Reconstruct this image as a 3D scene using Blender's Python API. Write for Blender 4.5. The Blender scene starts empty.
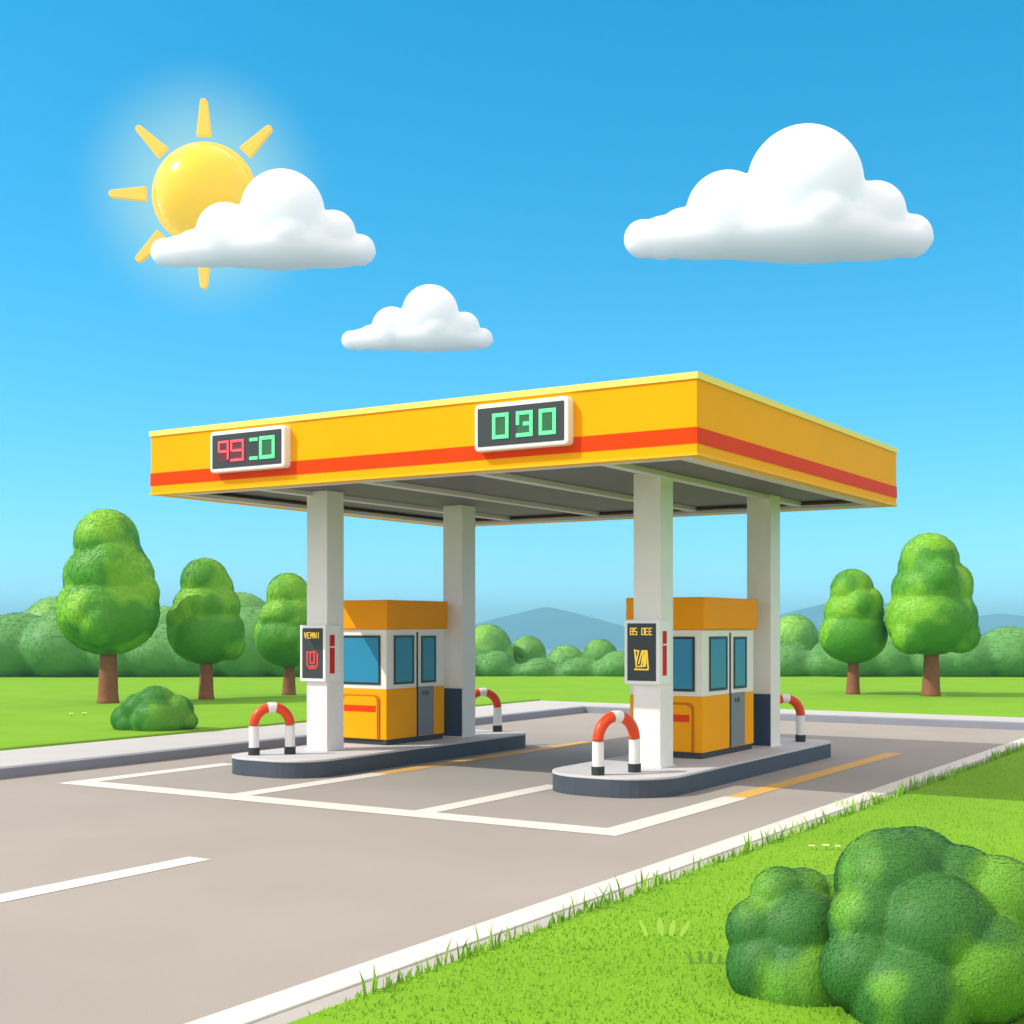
import bpy, bmesh, math, random
import numpy as np
from mathutils import Vector, Matrix

random.seed(7)
rng = np.random.default_rng(7)
scene = bpy.context.scene
COL = scene.collection
R = math.radians

# ------------------------------------------------------------------ camera frame
# world x runs along the fuel islands (away to the right), world y across them
# (away to the left); the photographer stands at the origin, eye 2.15 m up.
ANG = R(32.2)
EYE = 2.15
FPX = 1338.0
HORIZON = 625.0
FW = Vector((math.cos(ANG), math.sin(ANG), 0))
RT = Vector((math.sin(ANG), -math.cos(ANG), 0))

def cam_xy(X, Y, z=0.0):
    p = RT * X + FW * Y
    return Vector((p.x, p.y, z))

def at(px, py, depth):
    """real point seen at a picture position at the given distance"""
    return cam_xy((px - 512) / FPX * depth, depth, EYE + (HORIZON - py) / FPX * depth)

def on_ground(px, py, z=0.0):
    d = FPX * (EYE - z) / (py - HORIZON)
    return cam_xy((px - 512) / FPX * d, d, z)

# ------------------------------------------------------------------ materials
def srgb(r, g, b):
    f = lambda c: (c / 255 / 12.92) if c / 255 <= 0.04045 else ((c / 255 + 0.055) / 1.055) ** 2.4
    return (f(r), f(g), f(b), 1)

def mat(name, color, rough=0.5, metallic=0.0, var=0.0, scale=6.0, bump=0.0, bscale=60.0,
        emit=None, emit_strength=0.0, coat=0.0, spec=0.5, color2=None, sharp=0.25, detail=4):
    m = bpy.data.materials.new(name)
    m.use_nodes = True
    nt = m.node_tree
    b = nt.nodes['Principled BSDF']
    b.inputs['Base Color'].default_value = color
    b.inputs['Roughness'].default_value = rough
    b.inputs['Metallic'].default_value = metallic
    b.inputs['Specular IOR Level'].default_value = spec
    b.inputs['Coat Weight'].default_value = coat
    tc = nt.nodes.new('ShaderNodeTexCoord')
    if var > 0 or color2:
        n = nt.nodes.new('ShaderNodeTexNoise')
        n.inputs['Scale'].default_value = scale
        n.inputs['Detail'].default_value = detail
        nt.links.new(tc.outputs['Object'], n.inputs['Vector'])
        r = nt.nodes.new('ShaderNodeValToRGB')
        c2 = color2 or tuple(min(1, c * (1 + var)) for c in color[:3]) + (1,)
        c1 = color if color2 else tuple(c * (1 - var) for c in color[:3]) + (1,)
        r.color_ramp.elements[0].position = 0.5 - sharp
        r.color_ramp.elements[1].position = 0.5 + sharp
        r.color_ramp.elements[0].color = c1
        r.color_ramp.elements[1].color = c2
        nt.links.new(n.outputs['Fac'], r.inputs['Fac'])
        nt.links.new(r.outputs['Color'], b.inputs['Base Color'])
    if bump > 0:
        n2 = nt.nodes.new('ShaderNodeTexNoise')
        n2.inputs['Scale'].default_value = bscale
        n2.inputs['Detail'].default_value = 6
        nt.links.new(tc.outputs['Object'], n2.inputs['Vector'])
        bp = nt.nodes.new('ShaderNodeBump')
        bp.inputs['Strength'].default_value = bump
        bp.inputs['Distance'].default_value = 0.01
        nt.links.new(n2.outputs['Fac'], bp.inputs['Height'])
        nt.links.new(bp.outputs['Normal'], b.inputs['Normal'])
    if emit:
        b.inputs['Emission Color'].default_value = emit
        b.inputs['Emission Strength'].default_value = emit_strength
    return m

def leaf_mat(name, dark, light, scale, rough=0.55, leafvar=0.18):
    """foliage: clumps of darker and fresher leaves plus a little change from leaf to leaf"""
    m = bpy.data.materials.new(name)
    m.use_nodes = True
    nt = m.node_tree
    b = nt.nodes['Principled BSDF']
    b.inputs['Roughness'].default_value = rough
    b.inputs['Specular IOR Level'].default_value = 0.25
    tc = nt.nodes.new('ShaderNodeTexCoord')
    n = nt.nodes.new('ShaderNodeTexNoise')
    n.inputs['Scale'].default_value = scale
    n.inputs['Detail'].default_value = 1.5
    nt.links.new(tc.outputs['Object'], n.inputs['Vector'])
    r = nt.nodes.new('ShaderNodeValToRGB')
    r.color_ramp.elements[0].position = 0.46
    r.color_ramp.elements[1].position = 0.54
    r.color_ramp.elements[0].color = dark
    r.color_ramp.elements[1].color = light
    nt.links.new(n.outputs['Fac'], r.inputs['Fac'])
    g = nt.nodes.new('ShaderNodeNewGeometry')
    mr = nt.nodes.new('ShaderNodeMapRange')
    mr.inputs['To Min'].default_value = 1 - leafvar
    mr.inputs['To Max'].default_value = 1 + leafvar
    nt.links.new(g.outputs['Random Per Island'], mr.inputs['Value'])
    hs = nt.nodes.new('ShaderNodeHueSaturation')
    nt.links.new(r.outputs['Color'], hs.inputs['Color'])
    nt.links.new(mr.outputs['Result'], hs.inputs['Value'])
    nt.links.new(hs.outputs['Color'], b.inputs['Base Color'])
    return m

M = {}
M['yellow'] = mat('yellow_enamel', (0.97, 0.405, 0.003, 1), 0.45, var=0.03, scale=1.5, spec=0.02)
M['yellow_trim'] = mat('pale_yellow_trim', (0.95, 0.74, 0.16, 1), 0.5, spec=0.2)
M['amber_trim'] = mat('amber_trim', (0.93, 0.46, 0.01, 1), 0.5, spec=0.15)
M['red_stripe'] = mat('red_stripe', (0.80, 0.055, 0.004, 1), 0.45, var=0.03, scale=2, spec=0.03)
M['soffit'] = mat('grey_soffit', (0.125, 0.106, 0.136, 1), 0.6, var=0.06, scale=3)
M['beam'] = mat('pale_grey_beam', (0.66, 0.58, 0.68, 1), 0.5)
M['column'] = mat('cream_paint', (0.83, 0.80, 0.77, 1), 0.5, var=0.025, scale=4, bump=0.08, bscale=40)
M['roof'] = mat('roof_sheet', (0.5, 0.5, 0.5, 1), 0.6, var=0.1)
M['navy'] = mat('navy_paint', (0.02, 0.05, 0.12, 1), 0.4, var=0.05)
M['white_plastic'] = mat('white_plastic', (0.85, 0.85, 0.84, 1), 0.35)
M['screen'] = mat('dark_screen', (0.045, 0.05, 0.055, 1), 0.35, spec=0.3)
M['digit_green'] = mat('lit_green_digit', (0.05, 0.4, 0.15, 1), 0.5, emit=srgb(92, 226, 136), emit_strength=0.75)
M['digit_green_dim'] = mat('unlit_green_segment_field', (0.012, 0.12, 0.04, 1), 0.5)
M['digit_red'] = mat('lit_red_digit', (0.4, 0.05, 0.06, 1), 0.5, emit=srgb(220, 66, 84), emit_strength=0.75)
M['digit_red_dim'] = mat('unlit_red_segment_field', (0.12, 0.012, 0.02, 1), 0.5)
M['digit_yellow'] = mat('lit_yellow_text', (0.4, 0.28, 0.03, 1), 0.5, emit=srgb(225, 185, 50), emit_strength=0.55)
M['glyph_red'] = mat('lit_red_glyph', (0.4, 0.03, 0.03, 1), 0.5, emit=srgb(225, 45, 45), emit_strength=0.55)
M['red_plastic'] = mat('red_plastic', (0.62, 0.02, 0.008, 1), 0.5, spec=0.05)
M['orange_panel'] = mat('orange_panel', (0.96, 0.40, 0.002, 1), 0.45, var=0.03, scale=2, spec=0.03)
M['orange_roof'] = mat('orange_roof', (0.97, 0.35, 0.002, 1), 0.45, var=0.03, scale=2, spec=0.03)
M['orange_edge'] = mat('deep_orange_edge', (0.55, 0.17, 0.005, 1), 0.5, spec=0.15)
M['cream_wall'] = mat('cream_wall', (0.86, 0.83, 0.76, 1), 0.5, var=0.02, scale=3)
M['plinth'] = mat('dark_plinth', (0.035, 0.036, 0.04, 1), 0.6)
M['frame_dark'] = mat('black_rubber_frame', (0.006, 0.018, 0.026, 1), 0.4)
M['glass'] = mat('blue_glass', (0.028, 0.25, 0.44, 1), 0.12, spec=0.35)
M['door_grey'] = mat('grey_door', (0.2, 0.2, 0.225, 1), 0.45, var=0.04)
M['keypad'] = mat('keypad', (0.09, 0.09, 0.11, 1), 0.4)
M['slab'] = mat('pale_concrete_slab', (0.52, 0.52, 0.53, 1), 0.75, var=0.06, scale=3, bump=0.15)
M['slate'] = mat('slate_kerb_paint', (0.05, 0.065, 0.09, 1), 0.55, var=0.08, scale=3, bump=0.1)
M['hoop_red'] = mat('hoop_red', (0.75, 0.06, 0.005, 1), 0.35, spec=0.35)
M['hoop_white'] = mat('hoop_white', (0.82, 0.81, 0.8, 1), 0.35, coat=0.2)
M['rubber'] = mat('black_rubber', (0.02, 0.021, 0.023, 1), 0.6)
M['road'] = mat('pale_asphalt', (0.30, 0.275, 0.247, 1), 0.85, var=0.06, scale=0.5, bump=0.25, bscale=90, detail=8)
M['line_white'] = mat('white_road_paint', (0.66, 0.63, 0.575, 1), 0.7, var=0.03, scale=5, bump=0.1)
M['line_yellow'] = mat('yellow_road_paint', (0.62, 0.36, 0.075, 1), 0.7, var=0.06, scale=5, bump=0.1)
M['kerb_white'] = mat('white_kerb', (0.60, 0.585, 0.545, 1), 0.75, var=0.03, scale=4, bump=0.15)
M['gravel_strip'] = mat('pale_gutter', (0.37, 0.36, 0.34, 1), 0.85, var=0.06, scale=5, bump=0.25)
M['pavement'] = mat('pavement', (0.43, 0.435, 0.43, 1), 0.8, var=0.04, scale=1.2, bump=0.15)
M['kerb_grey'] = mat('blue_grey_kerb', (0.23, 0.245, 0.30, 1), 0.7, var=0.06, scale=2)
M['lawn'] = mat('lawn', (0.145, 0.325, 0.018, 1), 0.9, spec=0.05, color2=(0.185, 0.375, 0.026, 1), scale=0.6, sharp=0.3, bump=0.5, bscale=30, detail=8)
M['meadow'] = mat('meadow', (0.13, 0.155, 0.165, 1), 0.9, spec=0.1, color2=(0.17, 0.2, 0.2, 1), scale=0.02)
M['blade'] = leaf_mat('grass_blade', (0.165, 0.37, 0.018, 1), (0.22, 0.43, 0.028, 1), 0.7, leafvar=0.08)
M['blade_fringe'] = leaf_mat('fringe_blade', (0.17, 0.36, 0.025, 1), (0.25, 0.47, 0.04, 1), 2.0)
M['tuft_light'] = mat('pale_tuft', (0.42, 0.66, 0.09, 1), 0.7)
M['tuft_dark'] = mat('dark_tuft', (0.12, 0.30, 0.03, 1), 0.7)
M['petal'] = mat('cream_petal', (0.7, 0.75, 0.3, 1), 0.7)
M['trunk'] = mat('brown_bark', (0.24, 0.085, 0.035, 1), 0.8, var=0.15, scale=9, bump=0.4, bscale=25)
M['leaf'] = leaf_mat('tree_leaves', (0.075, 0.30, 0.02, 1), (0.19, 0.47, 0.025, 1), 0.8, leafvar=0.07)
M['leaf_bush'] = leaf_mat('shrub_leaves', (0.045, 0.23, 0.025, 1), (0.12, 0.36, 0.03, 1), 1.5, leafvar=0.1)
M['leaf_near'] = leaf_mat('near_bush_leaves', (0.04, 0.165, 0.028, 1), (0.125, 0.33, 0.028, 1), 1.7, leafvar=0.1)
M['leaf_far'] = leaf_mat('far_wood_leaves', (0.085, 0.265, 0.062, 1), (0.105, 0.295, 0.07, 1), 0.5, leafvar=0.08)
M['leaf_far_light'] = leaf_mat('far_tree_leaves', (0.12, 0.34, 0.07, 1), (0.2, 0.44, 0.07, 1), 0.5, leafvar=0.08)
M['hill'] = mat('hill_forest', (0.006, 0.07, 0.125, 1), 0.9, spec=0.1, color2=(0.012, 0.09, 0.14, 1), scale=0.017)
M['sun'] = mat('sun_disc', (0.5, 0.33, 0.004, 1), 0.25, emit=(1.0, 0.62, 0.004, 1), emit_strength=0.42, spec=0.3)
M['sun_rim'] = mat('sun_rim', (0.5, 0.28, 0.03, 1), 0.6, emit=(0.95, 0.56, 0.03, 1), emit_strength=0.5)
M['ray'] = mat('sun_ray', (0.45, 0.27, 0.03, 1), 0.6, emit=(0.98, 0.64, 0.012, 1), emit_strength=0.42)

mc = bpy.data.materials.new('cloud_white')
mc.use_nodes = True
b = mc.node_tree.nodes['Principled BSDF']
b.inputs['Base Color'].default_value = (0.85, 0.935, 1.0, 1)
b.inputs['Roughness'].default_value = 1
b.inputs['Specular IOR Level'].default_value = 0
b.inputs['Subsurface Weight'].default_value = 1.0
b.inputs['Subsurface Radius'].default_value = (1.0, 1.0, 1.0)
b.inputs['Subsurface Scale'].default_value = 18.0
M['cloud'] = mc

# ------------------------------------------------------------------ mesh helpers
def link(name, bm, m, parent=None, loc=None, smooth=False):
    me = bpy.data.meshes.new(name)
    bm.normal_update()
    bm.to_mesh(me)
    bm.free()
    o = bpy.data.objects.new(name, me)
    COL.objects.link(o)
    if m is not None:
        me.materials.append(m)
    if smooth:
        me.polygons.foreach_set('use_smooth', [True] * len(me.polygons))
    if parent:
        o.parent = parent
    if loc is not None:
        o.location = loc
    return o

def tag(o, label, cat, group=None):
    o['label'] = label
    o['category'] = cat
    if group:
        o['group'] = group
    return o

def empty(name, loc=(0, 0, 0), rz=0.0):
    o = bpy.data.objects.new(name, None)
    o.empty_display_size = 0.2
    o.location = loc
    o.rotation_euler = (0, 0, rz)
    COL.objects.link(o)
    return o

def struct(name, bm, m, kind='structure', smooth=False):
    o = link(name, bm, m, smooth=smooth)
    o['kind'] = kind
    return o

def box(bm, x0, x1, y0, y1, z0, z1, bevel=0.0, seg=2):
    vs = bmesh.ops.create_cube(bm, size=1.0)['verts']
    for v in vs:
        v.co = Vector(((x0 + x1) / 2 + v.co.x * (x1 - x0), (y0 + y1) / 2 + v.co.y * (y1 - y0), (z0 + z1) / 2 + v.co.z * (z1 - z0)))
    if bevel > 0:
        es = list({e for v in vs for e in v.link_edges})
        bmesh.ops.bevel(bm, geom=es, offset=bevel, segments=seg, profile=0.5, affect='EDGES')
    return bm

def one_box(*a, **k):
    return box(bmesh.new(), *a, **k)

def prism(poly, z0, z1, bevel=0.0, bm=None, seg=2):
    bm = bm or bmesh.new()
    lo = [bm.verts.new((p[0], p[1], z0)) for p in poly]
    hi = [bm.verts.new((p[0], p[1], z1)) for p in poly]
    n = len(poly)
    f1 = bm.faces.new(lo[::-1])
    f2 = bm.faces.new(hi)
    for i in range(n):
        bm.faces.new((lo[i], lo[(i + 1) % n], hi[(i + 1) % n], hi[i]))
    bmesh.ops.recalc_face_normals(bm, faces=bm.faces[:])
    if bevel > 0:
        bmesh.ops.bevel(bm, geom=list(f2.edges), offset=bevel, segments=seg, profile=0.5, affect='EDGES')
    return bm

def sheet(poly, z, bm=None):
    bm = bm or bmesh.new()
    f = bm.faces.new([bm.verts.new((p[0], p[1], z)) for p in poly])
    f.normal_update()
    if f.normal.z < 0:
        f.normal_flip()
    return bm

def rrect(x0, x1, y0, y1, r, n=6):
    pts = []
    for cx, cy, a0 in ((x1 - r, y1 - r, 0), (x0 + r, y1 - r, 90), (x0 + r, y0 + r, 180), (x1 - r, y0 + r, 270)):
        for k in range(n + 1):
            a = R(a0 + 90 * k / n)
            pts.append((cx + r * math.cos(a), cy + r * math.sin(a)))
    return pts

def tube(path, rad, seg=16, bm=None, cap=True):
    bm = bm or bmesh.new()
    rings = []
    for i, p in enumerate(path):
        p = Vector(p)
        t = (Vector(path[min(i + 1, len(path) - 1)]) - Vector(path[max(i - 1, 0)])).normalized()
        side = Vector((0, 1, 0))
        if abs(t.dot(side)) > 0.95:
            side = Vector((1, 0, 0))
        a = t.cross(side).normalized()
        c = t.cross(a).normalized()
        rr = rad[i] if isinstance(rad, (list, tuple)) else rad
        rings.append([bm.verts.new(p + a * rr * math.cos(2 * math.pi * k / seg) + c * rr * math.sin(2 * math.pi * k / seg)) for k in range(seg)])
    for i in range(len(rings) - 1):
        for k in range(seg):
            bm.faces.new((rings[i][k], rings[i][(k + 1) % seg], rings[i + 1][(k + 1) % seg], rings[i + 1][k]))
    if cap:
        bm.faces.new(rings[0][::-1])
        bm.faces.new(rings[-1])
    bmesh.ops.recalc_face_normals(bm, faces=bm.faces[:])
    return bm

def blob(lobes, voxel, smooth_iter=6):
    """one closed surface grown round a set of ellipsoids (centre, radii)"""
    bm = bmesh.new()
    for c, r in lobes:
        if not isinstance(r, (tuple, list)):
            r = (r, r, r)
        mtx = Matrix.Translation(Vector(c)) @ Matrix.Diagonal((r[0], r[1], r[2], 1))
        bmesh.ops.create_icosphere(bm, subdivisions=4, radius=1.0, matrix=mtx)
    me = bpy.data.meshes.new('tmp')
    bm.to_mesh(me)
    bm.free()
    o = bpy.data.objects.new('tmp', me)
    COL.objects.link(o)
    md = o.modifiers.new('r', 'REMESH')
    md.mode = 'VOXEL'
    md.voxel_size = voxel
    sm = o.modifiers.new('s', 'SMOOTH')
    sm.iterations = smooth_iter
    sm.factor = 0.5
    dg = bpy.context.evaluated_depsgraph_get()
    out = bpy.data.meshes.new_from_object(o.evaluated_get(dg))
    bpy.data.objects.remove(o)
    bpy.data.meshes.remove(me)
    return out

def leafy(name, lobes, voxel, n_leaf, size, m, parent=None, loc=None, tilt=0.5, lift=0.5, smooth_iter=6, nmix=0.1):
    """foliage mass: the body of the crown covered in many small leaf faces"""
    me = blob(lobes, voxel, smooth_iter)
    nv = len(me.vertices)
    vn = np.empty(nv * 3, dtype=np.float32)
    me.vertices.foreach_get('normal', vn)
    vn = vn.reshape(-1, 3)
    co = np.empty(nv * 3, dtype=np.float32)
    me.vertices.foreach_get('co', co)
    co = co.reshape(-1, 3)
    me.calc_loop_triangles()
    nt = len(me.loop_triangles)
    tri = np.empty(nt * 3, dtype=np.int32)
    me.loop_triangles.foreach_get('vertices', tri)
    tri = tri.reshape(-1, 3)
    a, b_, c = co[tri[:, 0]], co[tri[:, 1]], co[tri[:, 2]]
    nrm = np.cross(b_ - a, c - a)
    area = np.linalg.norm(nrm, axis=1)
    nrm /= (area[:, None] + 1e-12)
    pick = rng.choice(nt, size=n_leaf, p=area / area.sum())
    u, v = rng.random(n_leaf), rng.random(n_leaf)
    fl = u + v > 1
    u[fl], v[fl] = 1 - u[fl], 1 - v[fl]
    P = a[pick] + (b_ - a)[pick] * u[:, None] + (c - a)[pick] * v[:, None]
    N = nrm[pick] + rng.normal(0, tilt * 0.5, (n_leaf, 3))
    N /= np.linalg.norm(N, axis=1)[:, None]
    T = np.cross(N, rng.normal(0, 1, (n_leaf, 3)))
    T /= np.linalg.norm(T, axis=1)[:, None]
    B = np.cross(N, T)
    s = size * rng.uniform(0.65, 1.25, n_leaf)[:, None]
    P = P + nrm[pick] * (rng.random((n_leaf, 1)) * lift * size)
    q0 = P - T * s * 0.5
    q1 = P + B * s * 0.32 + N * s * 0.06
    q2 = P + T * s * 0.5
    q3 = P - B * s * 0.32 + N * s * 0.06
    LV = np.stack([q0, q3, q2, q1], axis=1).reshape(-1, 3)
    faces = [tuple(p.vertices) for p in me.polygons]
    nb = len(faces)
    idx = np.arange(n_leaf * 4).reshape(-1, 4) + nv
    faces += [tuple(r) for r in idx.tolist()]
    out = bpy.data.meshes.new(name)
    out.from_pydata(np.concatenate([co, LV]).tolist(), [], faces)
    out.polygons.foreach_set('use_smooth', [True] * len(faces))
    soft = nrm[pick] * (1 - nmix) + N * nmix
    soft /= np.linalg.norm(soft, axis=1)[:, None]
    cn = np.concatenate([vn, np.repeat(soft, 4, axis=0)])
    out.normals_split_custom_set_from_vertices(cn.tolist())
    out.materials.append(m)
    out.update()
    bpy.data.meshes.remove(me)
    o = bpy.data.objects.new(name, out)
    COL.objects.link(o)
    if parent:
        o.parent = parent
    if loc is not None:
        o.location = loc
    return o

# ------------------------------------------------------------------ the setting
def cam_poly(pts):
    return [tuple(cam_xy(x, y)[:2]) for x, y in pts]

# ground: one sheet, level round the station, falling into a valley behind the wood
def ground_z(Y):
    if Y < 58: return -0.06
    t = min(1.0, (Y - 58) / 260)
    return -0.06 - 24 * (t * t * (3 - 2 * t))
bm = bmesh.new()
rows = [-250, -60, 0, 30, 58, 66, 80, 100, 130, 170, 210, 260, 318, 450, 700, 1000, 1600, 2600, 4200, 6200]
cols = [-6000, -2500, -1000, -400, -150, -60, 0, 60, 150, 400, 1000, 2500, 6000]
grid = [[bm.verts.new(cam_xy(x, y, ground_z(y))) for x in cols] for y in rows]
for i in range(len(rows) - 1):
    for j in range(len(cols) - 1):
        bm.faces.new((grid[i][j], grid[i][j + 1], grid[i + 1][j + 1], grid[i + 1][j]))
struct('ground', bm, M['meadow'], smooth=True)

KV0, KV1 = 15.96, 18.2          # near edge of the left kerb, back of its pavement
FU0, FU1 = 28.7, 30.3           # far kerb, back of the far pavement
NV = 5.26                       # road side of the near white kerb
struct('road', sheet([(-40, NV - 0.02), (FU0 + 0.02, NV - 0.02), (FU0 + 0.02, KV0 + 0.02), (-40, KV0 + 0.02)], 0.0), M['road'])
KH = 0.15
kerb = prism([(-40, KV0), (FU0, KV0), (FU0, KV0 + 0.16), (-40, KV0 + 0.16)], -0.1, KH, 0.012)
struct('kerb', kerb, M['kerb_grey'])
struct('kerb', prism([(FU0, 0.0), (FU0 + 0.16, 0.0), (FU0 + 0.16, KV0 + 0.16), (FU0, KV0 + 0.16)], -0.1, KH, 0.012), M['kerb_grey'])
struct('pavement', prism([(-40, KV0 + 0.16), (FU0 + 0.16, KV0 + 0.16), (FU0 + 0.16, KV1), (-40, KV1)], -0.1, KH + 0.004), M['pavement'])
struct('pavement', prism([(FU0 + 0.16, -40), (FU1, -40), (FU1, KV1), (FU0 + 0.16, KV1)], -0.1, KH + 0.006), M['pavement'])
struct('kerb', prism([(-40, NV - 0.27), (FU0, NV - 0.27), (FU0, NV), (-40, NV)], -0.1, 0.035, 0.008), M['kerb_white'])
struct('gutter', prism([(-40, NV - 0.5), (FU0, NV - 0.5), (FU0, NV - 0.27), (-40, NV - 0.27)], -0.1, 0.02), M['gravel_strip'])

# lawns
far_r = cam_xy(70, 59); far_l = cam_xy(-60, 59)
lawn = prism([(FU1, -40), (far_r.x, -40), (far_r.x, far_r.y), (far_l.x, far_l.y), (-40, far_l.y), (-40, KV1), (FU1, KV1)], -0.1, KH + 0.05, 0.05)
struct('lawn', lawn, M['lawn'])
near_lawn = prism([(-40, -40), (FU0, -40), (FU0, NV - 0.46), (-40, NV - 0.46)], -0.1, 0.05, 0.04)
struct('lawn', near_lawn, M['lawn'])

# painted markings
def line(x0, x1, y0, y1, m, z=0.004):
    struct('road_marking', sheet([(x0, y0), (x1, y0), (x1, y1), (x0, y1)], z), m)
line(12.08, 12.5, 6.36, 14.9, M['line_white'])
line(12.5, 15.6, 6.36, 6.68, M['line_white'])
line(15.6, 22.4, 6.38, 6.66, M['line_yellow'])
line(12.5, 15.5, 8.9, 9.2, M['line_white'])
line(12.5, 15.35, 11.76, 12.08, M['line_white'])
line(15.35, 21.6, 11.78, 12.06, M['line_yellow'])
line(12.5, 15.2, 14.58, 14.9, M['line_white'])
line(5.0, 8.9, 8.86, 9.14, M['line_white'])

# hills beyond the valley
def hill(peaks, base=-25.0):
    bm = bmesh.new()
    nx, ny = 90, 24
    xs = [p[0] for p in peaks]; x0 = min(p[0] - p[3] for p in peaks); x1 = max(p[0] + p[3] for p in peaks)
    y0 = min(p[1] - p[3] for p in peaks); y1 = max(p[1] + p[3] for p in peaks)
    vs = []
    for j in range(ny + 1):
        row = []
        for i in range(nx + 1):
            x = x0 + (x1 - x0) * i / nx; y = y0 + (y1 - y0) * j / ny
            z = base - 1
            for (px, py, pz, w) in peaks:
                d = math.hypot(x - px, (y - py)) / w
                h = max(0.0, 1 - d)
                h = h * 0.93 + 0.07 * math.sin(h * math.pi) if h < 0.93 else 0.93 * h + 0.07 * math.sin(h * math.pi) - (h - 0.93) ** 2 * 4
                z = max(z, base - 1 + (pz - base + 1) * h)
            z += 0.5 * math.sin(x * 0.05 + y * 0.03) * math.sin(y * 0.06 - x * 0.02)
            row.append(bm.verts.new(cam_xy(x, y, z)))
        vs.append(row)
    for j in range(ny):
        for i in range(nx):
            bm.faces.new((vs[j][i], vs[j][i + 1], vs[j + 1][i + 1], vs[j + 1][i]))
    struct('hill', bm, M['hill'], smooth=True)
def pk(px, py, D, w):
    return ((px - 512) / FPX * D, D, EYE + (HORIZON - py) / FPX * D, w)
hill([pk(546, 603, 1600, 168)])
hill([pk(856, 592, 1600, 205), pk(1000, 610, 1740, 215)])

# ------------------------------------------------------------------ canopy
CU0, CU1, CV0, CV1 = 13.75, 21.45, 6.22, 14.9
ZB, ZT = 4.05, 4.98
CO = empty('fuel_canopy', ((CU0 + CU1) / 2, (CV0 + CV1) / 2, 0))
tag(CO, 'large flat yellow filling station canopy with a red stripe on four square cream columns', 'canopy')
cx, cy = CO.location.x, CO.location.y
def ring(x0, x1, y0, y1, z0, z1, t, bm=None):
    bm = bm or bmesh.new()
    o = [(x0, y0), (x1, y0), (x1, y1), (x0, y1)]
    i = [(x0 + t, y0 + t), (x1 - t, y0 + t), (x1 - t, y1 - t), (x0 + t, y1 - t)]
    V = {}
    for k in range(4):
        for nm, p in (('o', o[k]), ('i', i[k])):
            for zz, z in (('l', z0), ('h', z1)):
                V[nm + zz, k] = bm.verts.new((p[0], p[1], z))
    for k in range(4):
        n = (k + 1) % 4
        bm.faces.new((V['ol', k], V['ol', n], V['oh', n], V['oh', k]))
        bm.faces.new((V['il', n], V['il', k], V['ih', k], V['ih', n]))
        bm.faces.new((V['oh', k], V['oh', n], V['ih', n], V['ih', k]))
        bm.faces.new((V['ol', n], V['ol', k], V['il', k], V['il', n]))
    bmesh.ops.recalc_face_normals(bm, faces=bm.faces[:])
    return bm
X0, X1, Y0, Y1 = CU0 - cx, CU1 - cx, CV0 - cy, CV1 - cy
def cring(nm, e, z0, z1, t, m):
    return link(nm, ring(X0 - e, X1 + e, Y0 - e, Y1 + e, z0, z1, t), m, CO)
cring('fascia', 0.0, ZB + 0.02, ZT - 0.005, 0.10, M['yellow'])
cring('top_trim', 0.02, ZT - 0.075, ZT, 0.14, M['yellow_trim'])
cring('stripe', 0.008, ZB + 0.135, ZB + 0.315, 0.05, M['red_stripe'])
cring('bottom_trim', 0.015, ZB, ZB + 0.03, 0.16, M['amber_trim'])
rim = ring(X0 + 0.145, X1 - 0.145, Y0 + 0.145, Y1 - 0.145, ZB + 0.005, ZB + 0.06, 0.22)
link('soffit_rim', rim, M['beam'], CO)
link('soffit', one_box(X0 + 0.1, X1 - 0.1, Y0 + 0.1, Y1 - 0.1, ZB + 0.12, ZB + 0.2), M['soffit'], CO)
link('roof_deck', one_box(X0 + 0.1, X1 - 0.1, Y0 + 0.1, Y1 - 0.1, ZT - 0.2, ZT - 0.12), M['roof'], CO)
for v in (7.75, 9.62, 11.5, 13.4):
    link('beam', one_box(X0 + 0.36, X1 - 0.36, v - 0.075 - cy, v + 0.075 - cy, ZB + 0.05, ZB + 0.125, 0.01), M['beam'], CO)
IS_Z = 0.255
cols4 = [(15.5, 13.04), (18.6, 12.7), (16.0, 7.76), (19.65, 7.64)]
for k, (u, v) in enumerate(cols4):
    c = link('column', one_box(u - cx, u + 0.4 - cx, v - cy, v + 0.4 - cy, IS_Z, ZB + 0.125, 0.012), M['column'], CO)
    cb = link('base_plate', one_box(u - 0.02 - cx, u + 0.42 - cx, v - 0.02 - cy, v + 0.42 - cy, IS_Z, IS_Z + 0.02, 0.004), M['column'], c)
    if k % 2:
        link('dado_panel', one_box(u - 0.03 - cx, u - 0.002 - cx, v + 0.0 - cy, v + 0.4 - cy, IS_Z + 0.02, 1.08, 0.006), M['navy'], c)

# ------------------------------------------------------------------ price signs
SEG = {'0': 'abcdef', '9': 'abcdfg', '3': 'abcdg'}
def seg_digit(bm, ch, x, z, w, h, t, y):
    """seven segment bars on a plane facing -Y"""
    s = SEG.get(ch, ch)
    def bar(x0, x1, z0, z1):
        box(bm, x0, x1, y - 0.012, y, z0, z1, 0.004, 1)
    if 'a' in s: bar(x, x + w, z + h - t, z + h)
    if 'g' in s: bar(x + (w * 0.42 if ch == 'abcdfg~' else t), x + w - t, z + h / 2 - t / 2, z + h / 2 + t / 2)
    if 'd' in s: bar(x, x + w, z, z + t)
    if 'b' in s: bar(x + w - t, x + w, z + h / 2 + (t/2 if 'g' in s else 0), z + h - t)
    if 'c' in s: bar(x + w - t, x + w, z + t, z + h / 2 + (t/2 if 'g' in s else 0))
    if 'f' in s: bar(x, x + t, z + h / 2 + (0 if 'e' in s else -t*0.2), z + h - t)
    if 'e' in s: bar(x, x + t, z + t, z + h / 2)

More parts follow.
